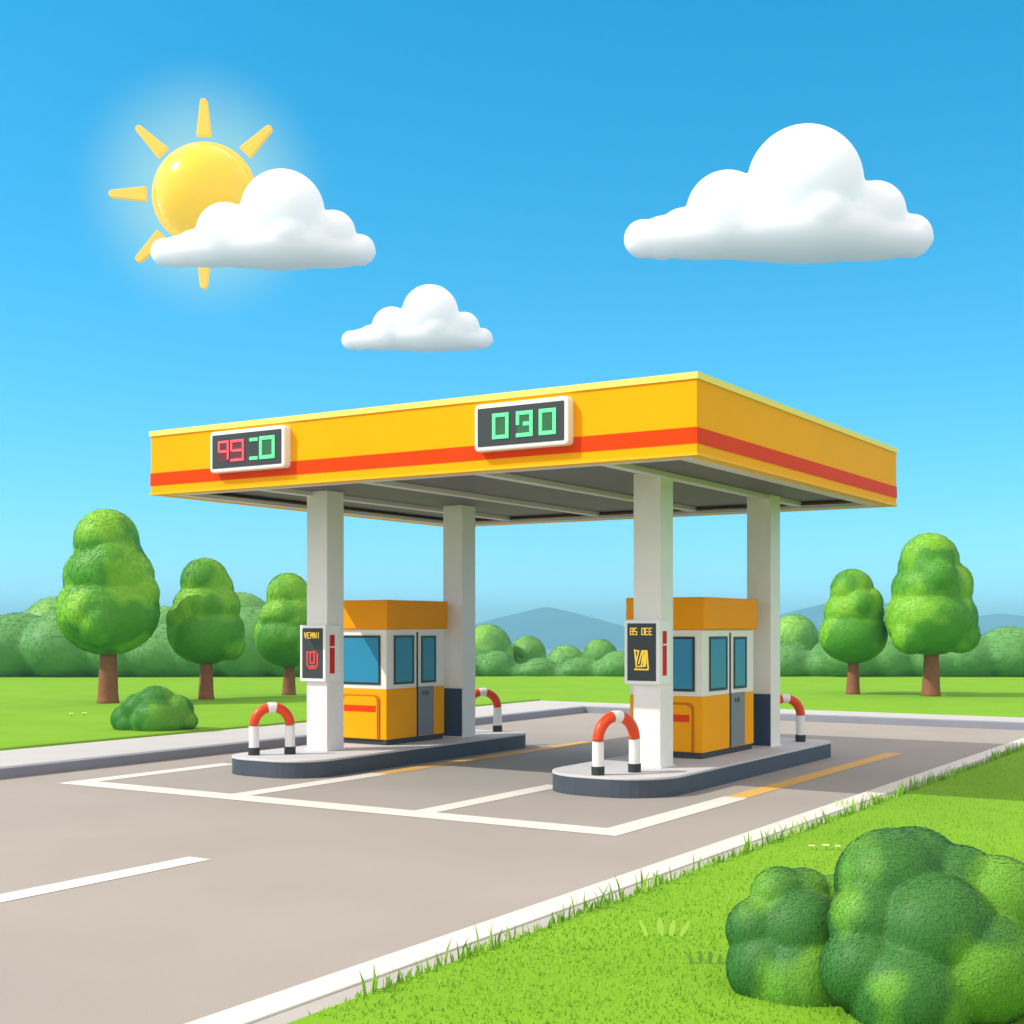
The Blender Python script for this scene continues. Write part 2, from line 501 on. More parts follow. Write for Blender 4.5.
def price_sign(v0, v1, z0, z1, label, digits):
    """local x runs to the viewer's right along the fascia, local -y faces the road"""
    w, h = v1 - v0, z1 - z0
    o = empty('price_sign', (CU0 - 0.003, (v0 + v1) / 2, z0), -math.pi / 2)
    tag(o, label, 'price sign', 'digital price signs on the canopy front')
    def face(x0, x1, za, zb, r, y0, y1, bev=0.01):
        bm = prism([(p[0], p[1]) for p in rrect(x0, x1, za, zb, r)], 0, y1 - y0, bev)
        # prism axis z -> local -y
        for vtx in bm.verts:
            x, zz, d = vtx.co
            vtx.co = Vector((x, y1 - d, zz))
        bmesh.ops.recalc_face_normals(bm, faces=bm.faces[:])
        return bm
    link('frame', face(-w / 2, w / 2, 0, h, 0.05, -0.13, 0.0, 0.02), M['white_plastic'], o)
    fr = 0.052
    s = link('screen', face(-w / 2 + fr, w / 2 - fr, fr, h - fr, 0.012, -0.138, -0.1, 0.002), M['screen'], o)
    for (ch, x, z, dw, dh, t, m, md) in digits:
        bm = bmesh.new()
        seg_digit(bm, ch, x, z, dw, dh, t, -0.140)
        d = link('digit', bm, m, s)
        if md:
            link('digit_field', one_box(x + t * 0.3, x + dw - t * 0.3, -0.1405, -0.137, z + t * 0.3, z + dh - t * 0.3), md, d)
    return o
g, gd, rd, rdd = M['digit_green'], M['digit_green_dim'], M['digit_red'], M['digit_red_dim']
price_sign(7.80, 9.12, 4.27, 4.84, 'wider digital sign reading 030 in green near the front corner of the canopy', [
    ('0', -0.39, 0.13, 0.235, 0.31, 0.046, g, gd),
    ('abcdfg~', -0.05, 0.13, 0.235, 0.31, 0.046, g, gd),
    ('0', 0.27, 0.13, 0.235, 0.31, 0.046, g, gd)])
price_sign(12.2, 13.58, 4.28, 4.85, 'digital sign with red digits beside green ones near the far left end of the canopy', [
    ('abcfg', -0.52, 0.13, 0.205, 0.30, 0.036, rd, rdd),
    ('9', -0.285, 0.13, 0.255, 0.30, 0.038, rd, rdd),
    ('a', 0.07, 0.13, 0.15, 0.30, 0.045, g, None),
    ('d', 0.07, 0.13, 0.15, 0.30, 0.045, g, None),
    ('0', 0.25, 0.13, 0.28, 0.31, 0.05, g, gd)])

# ------------------------------------------------------------------ islands
def island(u0, u1, v0, v1, rf, rb, label):
    poly = []
    def arc(cxx, cyy, r, a0, a1, n):
        for k in range(n + 1):
            a = R(a0 + (a1 - a0) * k / n)
            poly.append((cxx + r * math.cos(a), cyy + r * math.sin(a)))
    arc(u1 - rb, v1 - rb, rb, 0, 90, 8)
    arc(u0 + rf, v1 - rf, rf, 90, 180, 10)
    arc(u0 + rf, v0 + rf, rf, 180, 270, 10)
    arc(u1 - rb, v0 + rb, rb, 270, 360, 8)
    mx, my = (u0 + u1) / 2, (v0 + v1) / 2
    poly = [(p[0] - mx, p[1] - my) for p in poly]
    o = empty('fuel_island', (mx, my, 0))
    tag(o, label, 'fuel island', 'raised fuel islands under the canopy')
    link('kerb_body', prism(poly, -0.02, IS_Z - 0.03), M['slate'], o)
    link('top_slab', prism([(p[0] * 1.002, p[1] * 1.004) for p in poly], IS_Z - 0.03, IS_Z, 0.012), M['slab'], o)
    return o
island(14.1, 20.2, 12.28, 13.98, 0.62, 0.35, 'raised concrete island with slate sides, the farther one nearer the left pavement')
island(14.72, 21.45, 7.2, 8.98, 0.75, 0.35, 'raised concrete island with slate sides, the closer one near the grass edge')

# ------------------------------------------------------------------ booths
def booth(u0, u1, v0, v1, label):
    o = empty('kiosk_booth', ((u0 + u1) / 2, (v0 + v1) / 2, IS_Z))
    tag(o, label, 'booth', 'orange and cream kiosk booths on the islands')
    L, W = (u1 - u0) / 2, (v1 - v0) / 2
    zb, zm, zt, zr = 0.085, 0.88, 1.83, 2.29
    link('plinth', one_box(-L + 0.02, L - 0.02, -W + 0.02, W - 0.02, 0, zb, 0.005), M['plinth'], o)
    lo = link('lower_wall', one_box(-L, L, -W, W, zb, zm, 0.012), M['orange_panel'], o)
    up = link('upper_wall', one_box(-L + 0.003, L - 0.003, -W + 0.003, W - 0.003, zm, zt, 0.012), M['cream_wall'], o)
    link('roof', one_box(-L - 0.045, L + 0.045, -W - 0.045, W + 0.045, zt, zr, 0.018), M['orange_roof'], o)
    def frame(a0, a1, z0, z1, side):
        t = 0.036
        f = bmesh.new(); p = bmesh.new()
        parts = [(a0, a1, z0, z0 + t), (a0, a1, z1 - t, z1), (a0, a0 + t, z0 + t, z1 - t), (a1 - t, a1, z0 + t, z1 - t)]
        if side:   # face toward -y
            for q in parts: box(f, q[0], q[1], -W - 0.014, -W + 0.006, q[2], q[3], 0.003, 1)
            box(p, a0 + t, a1 - t, -W - 0.005, -W + 0.006, z0 + t, z1 - t)
        else:      # face toward -x
            for q in parts: box(f, -L - 0.014, -L + 0.006, q[0], q[1], q[2], q[3], 0.003, 1)
            box(p, -L - 0.005, -L + 0.006, a0 + t, a1 - t, z0 + t, z1 - t)
        fo = link('window', f, M['frame_dark'], o)
        link('pane', p, M['glass'], fo)
    zw0, zw1 = 0.95, 1.73
    frame(-W + 0.12, W - 0.12, zw0, zw1, False)
    s = lambda t: -L + 2 * L * t
    frame(s(0.12), s(0.455), zw0, zw1, True)
    frame(s(0.585), s(0.84), zw0, zw1 - 0.01, True)
    # back windows so the booth is whole from behind
    link('door_gap', one_box(s(0.505), s(0.525), -W - 0.008, -W + 0.004, zb, zw1 + 0.05), M['rubber'], o)
    d = link('door', one_box(s(0.53), s(0.80), -W - 0.012, -W + 0.004, zb + 0.015, zm + 0.012, 0.004), M['door_grey'], o)
    for k in (0, 1):
        kx = s(0.60) + k * 0.1
        link('handle', one_box(kx, kx + 0.07, -W - 0.026, -W - 0.011, zm - 0.13, zm - 0.06, 0.006), M['keypad'], d)
    # service hatch on the front with its rounded corner and red band
    hz0, hz1 = zb + 0.01, zm - 0.09
    pts = [(-W + 0.13, hz0), (W - 0.13, hz0)]
    r = 0.09
    for k in range(9):
        a = R(90 * k / 8); pts.append((W - 0.13 - r + r * math.cos(a), hz1 - r + r * math.sin(a)))
    for k in range(9):
        a = R(90 + 90 * k / 8); pts.append((-W + 0.13 + r + r * math.cos(a), hz1 - r + r * math.sin(a)))
    def plate(pts, d0, d1, bev=0.0):
        bm = prism(pts, 0, d1 - d0, bev)
        for vtx in bm.verts:
            y, z, d_ = vtx.co
            vtx.co = Vector((-L - d0 - d_, y, z))
        bmesh.ops.recalc_face_normals(bm, faces=bm.faces[:])
        return bm
    hb = link('hatch_surround', plate(pts, -0.004, 0.018, 0.004), M['orange_edge'], o)
    inner = [(p[0] * 1.0 + (0.055 if p[0] < 0 else -0.055) * 0.65, p[1] - (0.03 if p[1] > hz0 + 0.2 else 0)) for p in pts]
    h = link('hatch', plate(inner, 0.0, 0.03, 0.006), M['orange_panel'], o)
    link('hatch_band', plate([(-W + 0.19, 0.52), (W - 0.19, 0.52), (W - 0.19, 0.62), (-W + 0.19, 0.62)], 0.028, 0.036), M['red_stripe'], h)
    return o
booth(16.75, 18.33, 12.88, 13.9, 'orange and cream kiosk booth on the farther island, mostly right of its front column')
booth(17.4, 19.3, 7.78, 8.93, 'orange and cream kiosk booth on the closer island, half behind its front column')

# ------------------------------------------------------------------ display terminals on the front columns
def strokes(bm, segs, y, t):
    for (xa, za, xb, zb) in segs:
        a, b2 = Vector((xa, 0, za)), Vector((xb, 0, zb))
        d = (b2 - a); n = Vector((-d.z, 0, d.x)).normalized() * t / 2
        e = d.normalized() * t * 0.3
        q = [a - e + n, a - e - n, b2 + e - n, b2 + e + n]
        lo = [bm.verts.new((p.x, y, p.z)) for p in q]
        hi = [bm.verts.new((p.x, y - 0.006, p.z)) for p in q]
        bm.faces.new(lo); bm.faces.new(hi[::-1])
        for k in range(4):
            bm.faces.new((lo[k], lo[(k + 1) % 4], hi[(k + 1) % 4], hi[k]))
    bmesh.ops.recalc_face_normals(bm, faces=bm.faces[:])
GLY = {'V': [(0, 1, .5, 0), (.5, 0, 1, 1)], 'E': [(0, 0, 0, 1), (0, 1, 1, 1), (0, .5, .8, .5), (0, 0, 1, 0)],
       'M': [(0, 0, 0, 1), (0, 1, .5, .4), (.5, .4, 1, 1), (1, 1, 1, 0)], 'N': [(0, 0, 0, 1), (0, 1, 1, 0), (1, 0, 1, 1)],
       'I': [(.5, 0, .5, 1)], 'O': [(0, 0, 0, 1), (0, 1, 1, 1), (1, 1, 1, 0), (1, 0, 0, 0)],
       'S': [(1, 1, 0, 1), (0, 1, 0, .5), (0, .5, 1, .5), (1, .5, 1, 0), (1, 0, 0, 0)],
       'B': [(0, 0, 0, 1), (0, 1, 1, 1), (1, 1, 1, 0), (1, 0, 0, 0), (0, .5, 1, .5)], ' ': []}
def word(bm, txt, x, z, w, h, y, t):
    n = len(txt); cw = w / n
    for k, ch in enumerate(txt):
        strokes(bm, [(x + (k + a * 0.68) * cw, z + b_ * h, x + (k + c * 0.68) * cw, z + d * h) for a, b_, c, d in GLY[ch]], y, t)

def terminal(u0, v0, du, dv, z0, z1, label, txt, glyph, gm):
    """local x to the viewer's right across the front, local -y toward the viewer's left-hand road"""
    o = empty('payment_terminal', (u0 + du / 2, v0 + dv / 2, z0), -math.pi / 2)
    tag(o, label, 'payment terminal', 'payment terminals on the front columns')
    w, d, h = dv / 2, du / 2, z1 - z0
    link('housing', one_box(-w, w, -d, d, 0, h, 0.012), M['white_plastic'], o)
    f = 0.048
    s = link('screen', one_box(-w + f, w - f, -d - 0.006, -d + 0.02, f, h - f, 0.004), M['screen'], o)
    tw = dv - 2 * f - 0.09
    k0 = 0
    for wd in txt.split(' '):
        bm = bmesh.new()
        word(bm, wd, -w + f + 0.05 + tw * k0 / len(txt), h - f - 0.15, tw * len(wd) / len(txt), 0.085, -d - 0.0055, 0.012)
        link('screen_text', bm, M['digit_yellow'], s)
        k0 += len(wd) + 1
    bm = bmesh.new()
    strokes(bm, [(xa * 0.2 - 0.1, za * 0.26 + 0.2, xb * 0.2 - 0.1, zb * 0.26 + 0.2) for xa, za, xb, zb in glyph], -d - 0.0055, 0.02)
    link('screen_symbol', bm, gm, s)
    c = link('card_slot', one_box(w - 0.004, w + 0.012, -d + 0.10, -d + 0.205, 0.12, h - 0.15, 0.004), M['red_plastic'], o)
    link('slot_divider', one_box(w + 0.006, w + 0.016, -d + 0.1, -d + 0.205, h - 0.34, h - 0.32), M['white_plastic'], c)
    return o
u_glyph = [(0, .95, 0, .2), (0, .2, .2, 0), (.2, 0, .8, 0), (.8, 0, 1, .2), (1, .2, 1, .85), (.3, .85, .3, .3), (.3, .3, .7, .3), (.7, .3, .7, 1.0), (.15, .9, .85, .95), (.3, .12, .75, .14)]
a_glyph = [(0, 0, 1, 0), (0, 1, .15, .1), (0, .95, .3, .95), (.3, .95, .12, .4), (.3, .3, .55, .95), (.55, .95, .9, .95), (.9, .95, 1, .05), (.5, .2, .65, .85), (.65, .85, .78, .2), (.3, .15, .8, .18), (.8, .9, .82, .3), (.62, .9, .7, .2)]
terminal(15.44, 13.02, 0.36, 0.5, 1.3, 2.15, 'white framed payment terminal with a red symbol on its screen, on the left front column', 'VEMNI', u_glyph, M['glyph_red'])
terminal(15.94, 7.745, 0.36, 0.52, 1.36, 2.22, 'white framed payment terminal with a yellow symbol on its screen, on the right front column', 'BS OEE', a_glyph, M['digit_yellow'])

# ------------------------------------------------------------------ hoop barriers
def hoop(p0, p1, label):
    p0, p1 = Vector(p0), Vector(p1)
    mid = (p0 + p1) / 2
    d = p1 - p0
    o = empty('hoop_barrier', (mid.x, mid.y, IS_Z), math.atan2(d.y, d.x))
    tag(o, label, 'barrier', 'red and white hoop barriers at the island ends')
    a = d.length / 2
    r = 0.072
    zs = 0.43
    def arc(a0, a1, n=18):
        return [(a * math.cos(R(a0 + (a1 - a0) * k / n)), 0, zs + a * math.sin(R(a0 + (a1 - a0) * k / n))) for k in range(n + 1)]
    link('arch', tube(arc(0, 180, 36), r, 20), M['hoop_red'], o, smooth=True)
    link('band', tube(arc(77, 103, 8), r + 0.003, 20), M['hoop_white'], o, smooth=False)
    for s in (-1, 1):
        link('leg', tube([(s * a, 0, 0.1), (s * a, 0, zs - 0.01)], r + 0.002, 20), M['hoop_white'], o, smooth=False)
        link('foot', tube([(s * a, 0, 0.0), (s * a, 0, 0.11)], r + 0.012, 20), M['rubber'], o, smooth=False)
    return o
def hg(px, py):
    return on_ground(px, py, IS_Z)
hoop(hg(254, 755), hg(290, 754), 'red and white hoop barrier at the front left of the farther island')
hoop(hg(598, 775), hg(634.5, 772), 'red and white hoop barrier at the front of the closer island')
q = hg(497.5, 731.5); hoop(q + Vector((-0.42, 0.36, 0)), q, 'red and white hoop barrier at the back of the farther island, partly behind its column')
q = hg(800.5, 741.5); hoop(q + Vector((-0.40, 0.38, 0)), q, 'red and white hoop barrier at the back of the closer island, partly behind its column')

# ------------------------------------------------------------------ trees and shrubs
LZ = KH + 0.05
def tree(px, base_y, top_y, half_w_px, crown_bottom_y, label, seed):
    rnd = random.Random(seed)
    base = on_ground(px, base_y, LZ)
    D = base.dot(FW)
    k = D / FPX
    o = empty('tree', base, rnd.uniform(-0.25, 0.25) - (math.pi / 2 - ANG))
    tag(o, label, 'tree', 'round tiered trees on the lawn')
    H = (base_y - top_y) * k
    cb = (base_y - crown_bottom_y) * k
    W = half_w_px * k
    C = H - cb
    lobes = [((0, 0, cb + C * 0.30), (W * 0.98, W * 0.92, C * 0.30)),
             ((0.02 * W, 0, cb + C * 0.54), (W * 0.86, W * 0.8, C * 0.235)),
             ((-0.03 * W, 0, cb + C * 0.775), (W * 0.62, W * 0.6, C * 0.225)),
             ((0, 0, cb + C * 0.18), (W * 0.72, W * 0.7, C * 0.18))]
    # swelling ridges that wind round the crown
    for t in range(9):
        a = R(rnd.uniform(0, 360)); f = rnd.uniform(0.15, 0.75)
        rr = W * (0.62 if f < 0.45 else 0.48 if f < 0.65 else 0.3)
        lobes.append(((rr * math.cos(a), rr * math.sin(a), cb + C * f), (W * 0.40, W * 0.40, C * 0.15)))
    n = int(2600 * (W / 1.2) ** 1)
    leafy('crown', lobes, W * 0.05, 9000, 0.085, M['leaf'], o, tilt=0.22, lift=0.16)
    tw = W * 0.19
    bm = tube([(0, 0, -0.03), (0, 0, 0.06), (0, 0, 0.25), (0.01, 0, cb * 0.7), (0, 0, cb + C * 0.35)], [tw * 1.18, tw * 1.08, tw, tw * 0.9, tw * 0.55], 14)
    for a in (0.4, 2.5, 4.4):
        tube([(0, 0, cb * 0.95), (W * 0.3 * math.cos(a), W * 0.3 * math.sin(a), cb + C * 0.25), (W * 0.5 * math.cos(a), W * 0.5 * math.sin(a), cb + C * 0.4)], [tw * 0.5, tw * 0.35, tw * 0.2], 8, bm)
    link('trunk', bm, M['trunk'], o, smooth=True)
    return o
tree(108, 703, 509, 52, 655, 'largest tree with a tiered green crown, at the far left edge of the lawn', 1)
tree(206, 699, 558, 38.5, 664, 'middle sized tiered tree, second from left, between the largest tree and the left column', 2)
tree(289, 695, 573, 34, 667, 'smallest of the left trees, half hidden behind the left front column', 3)
tree(853, 694, 569, 34, 663, 'smaller tiered tree on the right lawn, beside the taller one at the edge', 4)
tree(931, 696, 533, 46, 655, 'taller tiered tree at the right edge of the lawn', 5)

# small shrub on the left lawn
base = on_ground(154, 729, LZ)
D = base.dot(FW); k = D / FPX
sh = empty('shrub', base, ANG - math.pi / 2)
tag(sh, 'low round shrub on the left lawn in front of the largest tree', 'shrub')
lob = [((dx * k, dy * k, dz * k), (r * k, r * k * 0.9, r * k * 0.85)) for dx, dy, dz, r in
       [(-26, 0, 10, 17), (-12, -4, 20, 19), (2, 0, 26, 20), (20, 2, 18, 19), (34, 0, 8, 10), (4, -10, 10, 24), (-6, 12, 14, 24), (14, -8, 8, 18), (-22, -6, 5, 14)]]
leafy('foliage', lob, 0.035, 9000, 0.05, M['leaf_bush'], sh, tilt=0.25, lift=0.2)
link('stem', tube([(0, 0, -0.02), (0, 0, 0.25)], [0.04, 0.02], 8), M['trunk'], sh)

# foreground shrubs
def near_shrub(px, D, lobes_px, label, n):
    base = cam_xy((px - 512) / FPX * D, D, 0.05)
    k = D / FPX
    o = empty('shrub', base, ANG - math.pi / 2)
    tag(o, label, 'shrub', 'dark shrubs in the foreground grass')
    y0 = HORIZON + FPX * (EYE - 0.05) / D
    L = [(((x - px) * k, dy, (y0 - y) * k), (r * k, r * k * 0.95, r * k * 0.95)) for x, y, r, dy in lobes_px]
    leafy('foliage', L, 0.018, n * 2, 0.023, M['leaf_near'], o, tilt=0.2, lift=0.14, smooth_iter=5)
    link('stem', tube([(0, 0, -0.02), (0, 0, 0.3)], [0.035, 0.02], 8), M['trunk'], o)
    return o
near_shrub(795, 7.75, [(760, 930, 34, 0.0), (782, 897, 30, 0.05), (806, 898, 29, 0.08), (835, 902, 25, 0.1), (800, 930, 45, -0.05), (770, 965, 45, -0.05), (835, 940, 45, 0.0), (800, 975, 55, -0.1), (830, 975, 50, 0.05), (790, 945, 50, 0.2)],
           'lower dark green shrub in the right foreground, left of the taller one', 16000)
near_shrub(925, 7.35, [(900, 888, 58, 0.15), (925, 880, 50, 0.2), (872, 922, 44, 0.0), (965, 888, 42, 0.1), (1000, 905, 50, 0.05), (930, 930, 62, -0.1), (862, 965, 46, -0.1), (900, 985, 60, -0.2), (965, 960, 62, -0.15), (1020, 960, 55, 0.0), (1045, 930, 45, 0.15), (940, 960, 70, 0.3), (1000, 970, 70, 0.3)],
           'taller bright green shrub in the bottom right corner of the foreground', 30000)

# far wood: individual lighter trees, then the dark massed edge
FARN = 0
def far_tree(px, top_y, half_px, D, label):
    k = D / FPX
    base = cam_xy((px - 512) / FPX * D, D, LZ if D < 58 else ground_z(D))
    o = empty('far_tree', base)
    tag(o, label, 'tree', 'round light green trees in the far wood')
    top = EYE + (HORIZON - top_y) * k - base.z
    W = half_px * k
    rnd = random.Random(px)
    lob = [((0, 0, top - W * 1.05), (W, W, W * 1.05)), ((0, 0, (top - W) * 0.5), (W * 1.1, W * 1.1, (top - W) * 0.55))]
    for t in range(6):
        a = rnd.uniform(0, 6.28)
        lob.append(((W * 0.55 * math.cos(a), W * 0.55 * math.sin(a), top - W * rnd.uniform(0.9, 1.7)), W * 0.55))
    leafy('crown', lob, W * 0.08, 2500, 0.11, M['leaf_far_light'], o, tilt=0.22, lift=0.15)
    link('trunk', tube([(0, 0, -0.05), (0, 0, top * 0.5)], [0.12, 0.06], 8), M['trunk'], o)
far_tree(487, 624, 25, 53.5, 'far round tree just right of the left back column')
far_tree(528, 636, 18, 54.5, 'far round tree below the left slope of the blue hill peak')
far_tree(566, 645, 21, 57, 'palest lowest far tree in the dip below the hill peak')
far_tree(600, 639, 18, 54.5, 'far round tree left of the right payment terminal')
far_tree(794, 614, 24, 53.5, 'far round tree right of the right back column')
far_tree(826, 640, 24, 53, 'low far tree at the left foot of the smaller right tree')
far_tree(240, 592, 36, 54, 'broad far tree rising between the second and third left trees')
far_tree(165, 606, 26, 54.5, 'far tree showing between the two largest left trees')
far_tree(58, 596, 40, 54, 'far tree behind the left edge of the largest tree')

lob = []
def mass(px, top_y, half, D=51.5):
    k = D / FPX
    W = half * k
    top = EYE + (HORIZON - top_y) * k
    c = cam_xy((px - 512) / FPX * D, D)
    lob.append(((c.x, c.y, top - W * 0.9), (W, W, W * 0.9)))
    lob.append(((c.x, c.y, top * 0.42), (W * 1.25, W * 1.0, top * 0.52)))
for px, ty, hw in [(-40, 600, 50), (20, 612, 40), (75, 605, 45), (125, 615, 40), (165, 622, 40), (205, 618, 36), (252, 606, 38), (300, 615, 36), (345, 625, 34), (390, 640, 30),
                   (430, 645, 26), (466, 651, 20), (496, 650, 19), (517, 664, 14), (540, 657, 19), (560, 668, 15), (579, 656, 18), (598, 664, 14), (619, 650, 22), (655, 645, 24), (700, 640, 30),
                   (745, 642, 26), (785, 642, 24), (815, 650, 20), (848, 628, 34), (890, 630, 30), (930, 640, 32), (965, 632, 34), (1010, 626, 36), (1060, 618, 40), (1110, 622, 40)]:
    mass(px, ty, hw)
wood = leafy('far_wood', lob, 0.14, 26000, 0.12, M['leaf_far'], None, tilt=0.22, lift=0.15)
wood['kind'] = 'stuff'
tag(wood, 'massed dark green edge of the far wood behind the lawn', 'wood')

# ------------------------------------------------------------------ grass
def blades(name, pts, heights, widths, m, kind=None, lean=0.35):
    n = len(pts)
    P = np.array(pts, dtype=np.float32)
    ang = rng.uniform(0, 2 * np.pi, n)
    d = np.stack([np.cos(ang), np.sin(ang), np.zeros(n)], axis=1)
    la = rng.uniform(0, 2 * np.pi, n)
    l = np.stack([np.cos(la), np.sin(la), np.zeros(n)], axis=1) * (rng.uniform(0.05, lean, n) * heights)[:, None]
    h = np.asarray(heights)[:, None] * np.array([[0, 0, 1.0]])
    w = np.asarray(widths)[:, None]
    v = np.stack([P - d * w / 2, P + d * w / 2, P + h * 0.55 + l * 0.35 + d * w * 0.38, P + h * 0.55 + l * 0.35 - d * w * 0.38, P + h + l], axis=1).reshape(-1, 3)
    i = np.arange(n) * 5
    faces = [(a, a + 1, a + 2, a + 3) for a in i.tolist()] + [(a + 3, a + 2, a + 4) for a in i.tolist()]
    me = bpy.data.meshes.new(name)
    me.from_pydata(v.tolist(), [], faces)
    me.materials.append(m)
    me.update()
    o = bpy.data.objects.new(name, me)
    COL.objects.link(o)
    if kind:
        o['kind'] = kind
    return o
# short mown grass of the near lawn
pts = []
while len(pts) < 30000:
    u = rng.uniform(5.5, 27); v = rng.uniform(-3, NV - 0.48)
    p = Vector((u, v, 0)); Y = p.dot(FW); X = p.dot(RT)
    if Y < 5.0 or abs(X / Y) > 0.42: continue
    if rng.random() > min(1, (9 / Y) ** 2): continue
    pts.append((u, v, 0.045))
n = len(pts)
g = blades('grass', pts, rng.uniform(0.012, 0.032, n), rng.uniform(0.006, 0.011, n), M['blade'], 'stuff', 0.8)
tag(g, 'short mown grass covering the near lawn', 'grass')
# longer fringe growing over the gutter along the near kerb
pts, hs, ws = [], [], []
u = 6.0
while u < 27:
    nb = random.randint(3, 9)
    big = random.random() < 0.25
    for _ in range(nb):
        uu = u + random.gauss(0, 0.09)
        pts.append((uu, NV - 0.49 + random.uniform(-0.06, 0.03), 0.03))
        hs.append(random.uniform(0.05, 0.11) * (1.9 if big else 1.0))
        ws.append(random.uniform(0.014, 0.026))
    u += random.uniform(0.04, 0.16)
fr_ = blades('grass_fringe', pts, np.array(hs), np.array(ws), M['blade_fringe'], 'stuff', 0.5)
tag(fr_, 'longer grass blades leaning over the pale kerb edge', 'grass')
# turned-up edge grass along the shrub and lawn edge at the left
def tuft(px, py, z, spec, m, label, group, scale):
    base = on_ground(px, py, z)
    o = empty('grass_tuft', base, ANG - math.pi / 2)
    bm = bmesh.new()
    for (x, lean, h, w) in spec:
        pth = [(x * scale, 0, 0), ((x + lean * 0.4) * scale, 0.01, h * 0.5 * scale), ((x + lean) * scale, 0.02, h * scale)]
        a = [bm.verts.new(Vector(pth[0]) + Vector((s * w * scale * 0.3, 0, 0))) for s in (-1, 1)]
        b_ = [bm.verts.new(Vector(pth[1]) + Vector((s * w * scale * 0.5, 0, 0))) for s in (-1, 1)]
        c = [bm.verts.new(Vector(pth[2]) + Vector((s * w * scale * 0.22, 0, 0))) for s in (-1, 1)]
        bm.faces.new((a[0], a[1], b_[1], b_[0])); bm.faces.new((b_[0], b_[1], c[1], c[0]))
    bl = link('blades', bm, m, o)
    tag(o, label, 'grass tuft', group)
sp4 = [(-18, -6, 15, 5), (-4, -1, 17, 7), (6, 3, 15, 6), (16, 8, 14, 6)]
sc = 9.3 / FPX
tuft(665, 936, 0.05, sp4, M['tuft_light'], 'pale four bladed grass tuft on the near lawn left of the foreground shrubs', 'grass tufts on the lawns', sc)
sp5 = [(-14, -2, 9, 5), (-5, 0, 11, 5), (4, 1, 12, 5), (13, 2, 9, 5)]
tuft(706, 964, 0.05, sp5, M['tuft_dark'], 'dark grass tuft just left of the lower foreground shrub', 'grass tufts on the lawns', 8.3 / FPX)
tuft(846, 806, 0.05, [(-9, -1, 6, 2), (-4, 0, 8, 2), (1, 1, 6, 2), (6, 2, 8, 2), (10, 2, 5, 2)], M['tuft_light'], 'small grass tuft on the near lawn at the edge of the canopy shadow', 'grass tufts on the lawns', 15.6 / FPX)

def flower(px, py, z, r, label):
    base = on_ground(px, py, z)
    o = empty('flower', base)
    tag(o, label, 'flower', 'small cream flowers in the grass')
    link('stem', tube([(0, 0, 0), (0, 0, r * 1.2)], r * 0.12, 6), M['tuft_dark'], o)
    bm = bmesh.new()
    for k in range(6):
        a = k * math.pi / 3
        mtx = Matrix.Translation((math.cos(a) * r * 0.55, math.sin(a) * r * 0.55, r * 1.35)) @ Matrix.Rotation(a, 4, 'Z') @ Matrix.Diagonal((r * 0.55, r * 0.3, r * 0.22, 1))
        bmesh.ops.create_icosphere(bm, subdivisions=2, radius=1, matrix=mtx)
    link('petals', bm, M['petal'], o, smooth=True)
flower(71.5, 717, LZ, 0.055, 'cream flower on the left lawn, the one nearer the picture edge')
flower(84.5, 716.5, LZ, 0.055, 'cream flower on the left lawn, the one nearer the shrub')
flower(812, 850, 0.05, 0.030, 'leftmost of the three cream flowers on the near lawn above the shrubs')
flower(826, 850, 0.05, 0.034, 'middle of the three cream flowers on the near lawn above the shrubs')
flower(838, 850, 0.05, 0.028, 'rightmost of the three cream flowers on the near lawn above the shrubs')

# ------------------------------------------------------------------ clouds and the drawn sun
def cloud(px, py, D, s, label):
    """lobes given in picture units of the right-hand cloud, centre bottom at the origin"""
    k = D / FPX * s
    o_loc = at(px, py, D)
    L = [(27, 78, 58), (-51, 50, 41), (-95, 29, 25), (-135, 23, 19.5), (-116, 24, 22), (96, 49, 32), (133, 26, 22), (45, 44, 36)]
    lob = [((x * k, 0, z * k), (r * k, r * k * 0.85, r * k)) for x, z, r in L]
    G = [((0, 0, 24), (116, 34, 22)), ((-75, 0, 22), (68, 28, 19)), ((82, 0, 22), (74, 32, 20)), ((25, -6, 26), (90, 40, 28)), ((-20, 0, 34), (80, 36, 30)), ((60, 0, 34), (60, 34, 30)), ((38, -24, 40), (30, 26, 26)), ((20, -2, 60), (60, 40, 45))]
    lob += [(tuple(c * k for c in a), tuple(c * k for c in b2)) for a, b2 in G]
    me = blob(lob, 1.6 * k, 32)
    me.name = 'cloud'
    me.materials.append(M['cloud'])
    me.polygons.foreach_set('use_smooth', [True] * len(me.polygons))
    o = bpy.data.objects.new('cloud', me)
    o.location = o_loc
    o.rotation_euler = (0, 0, ANG - math.pi / 2)
    COL.objects.link(o)
    tag(o, label, 'cloud', 'white puffy clouds')
cloud(778, 262, 420, 1.0, 'largest white puffy cloud, high on the right side of the sky')
cloud(263, 269, 400, 0.727, 'white puffy cloud in front of the yellow sun')
cloud(417, 351.5, 440, 0.49, 'smallest white cloud, low above the canopy left of its corner')

DS = 640.0
ks = DS / FPX
so = empty('sun', at(204, 194, DS), ANG - math.pi / 2)
tag(so, 'glossy round yellow sun with short tapering rays, partly behind a cloud', 'sun')
bm = bmesh.new()
bmesh.ops.create_uvsphere(bm, u_segments=64, v_segments=32, radius=47.2 * ks)
link('disc', bm, M['sun'], so, smooth=True)
bm = bmesh.new()
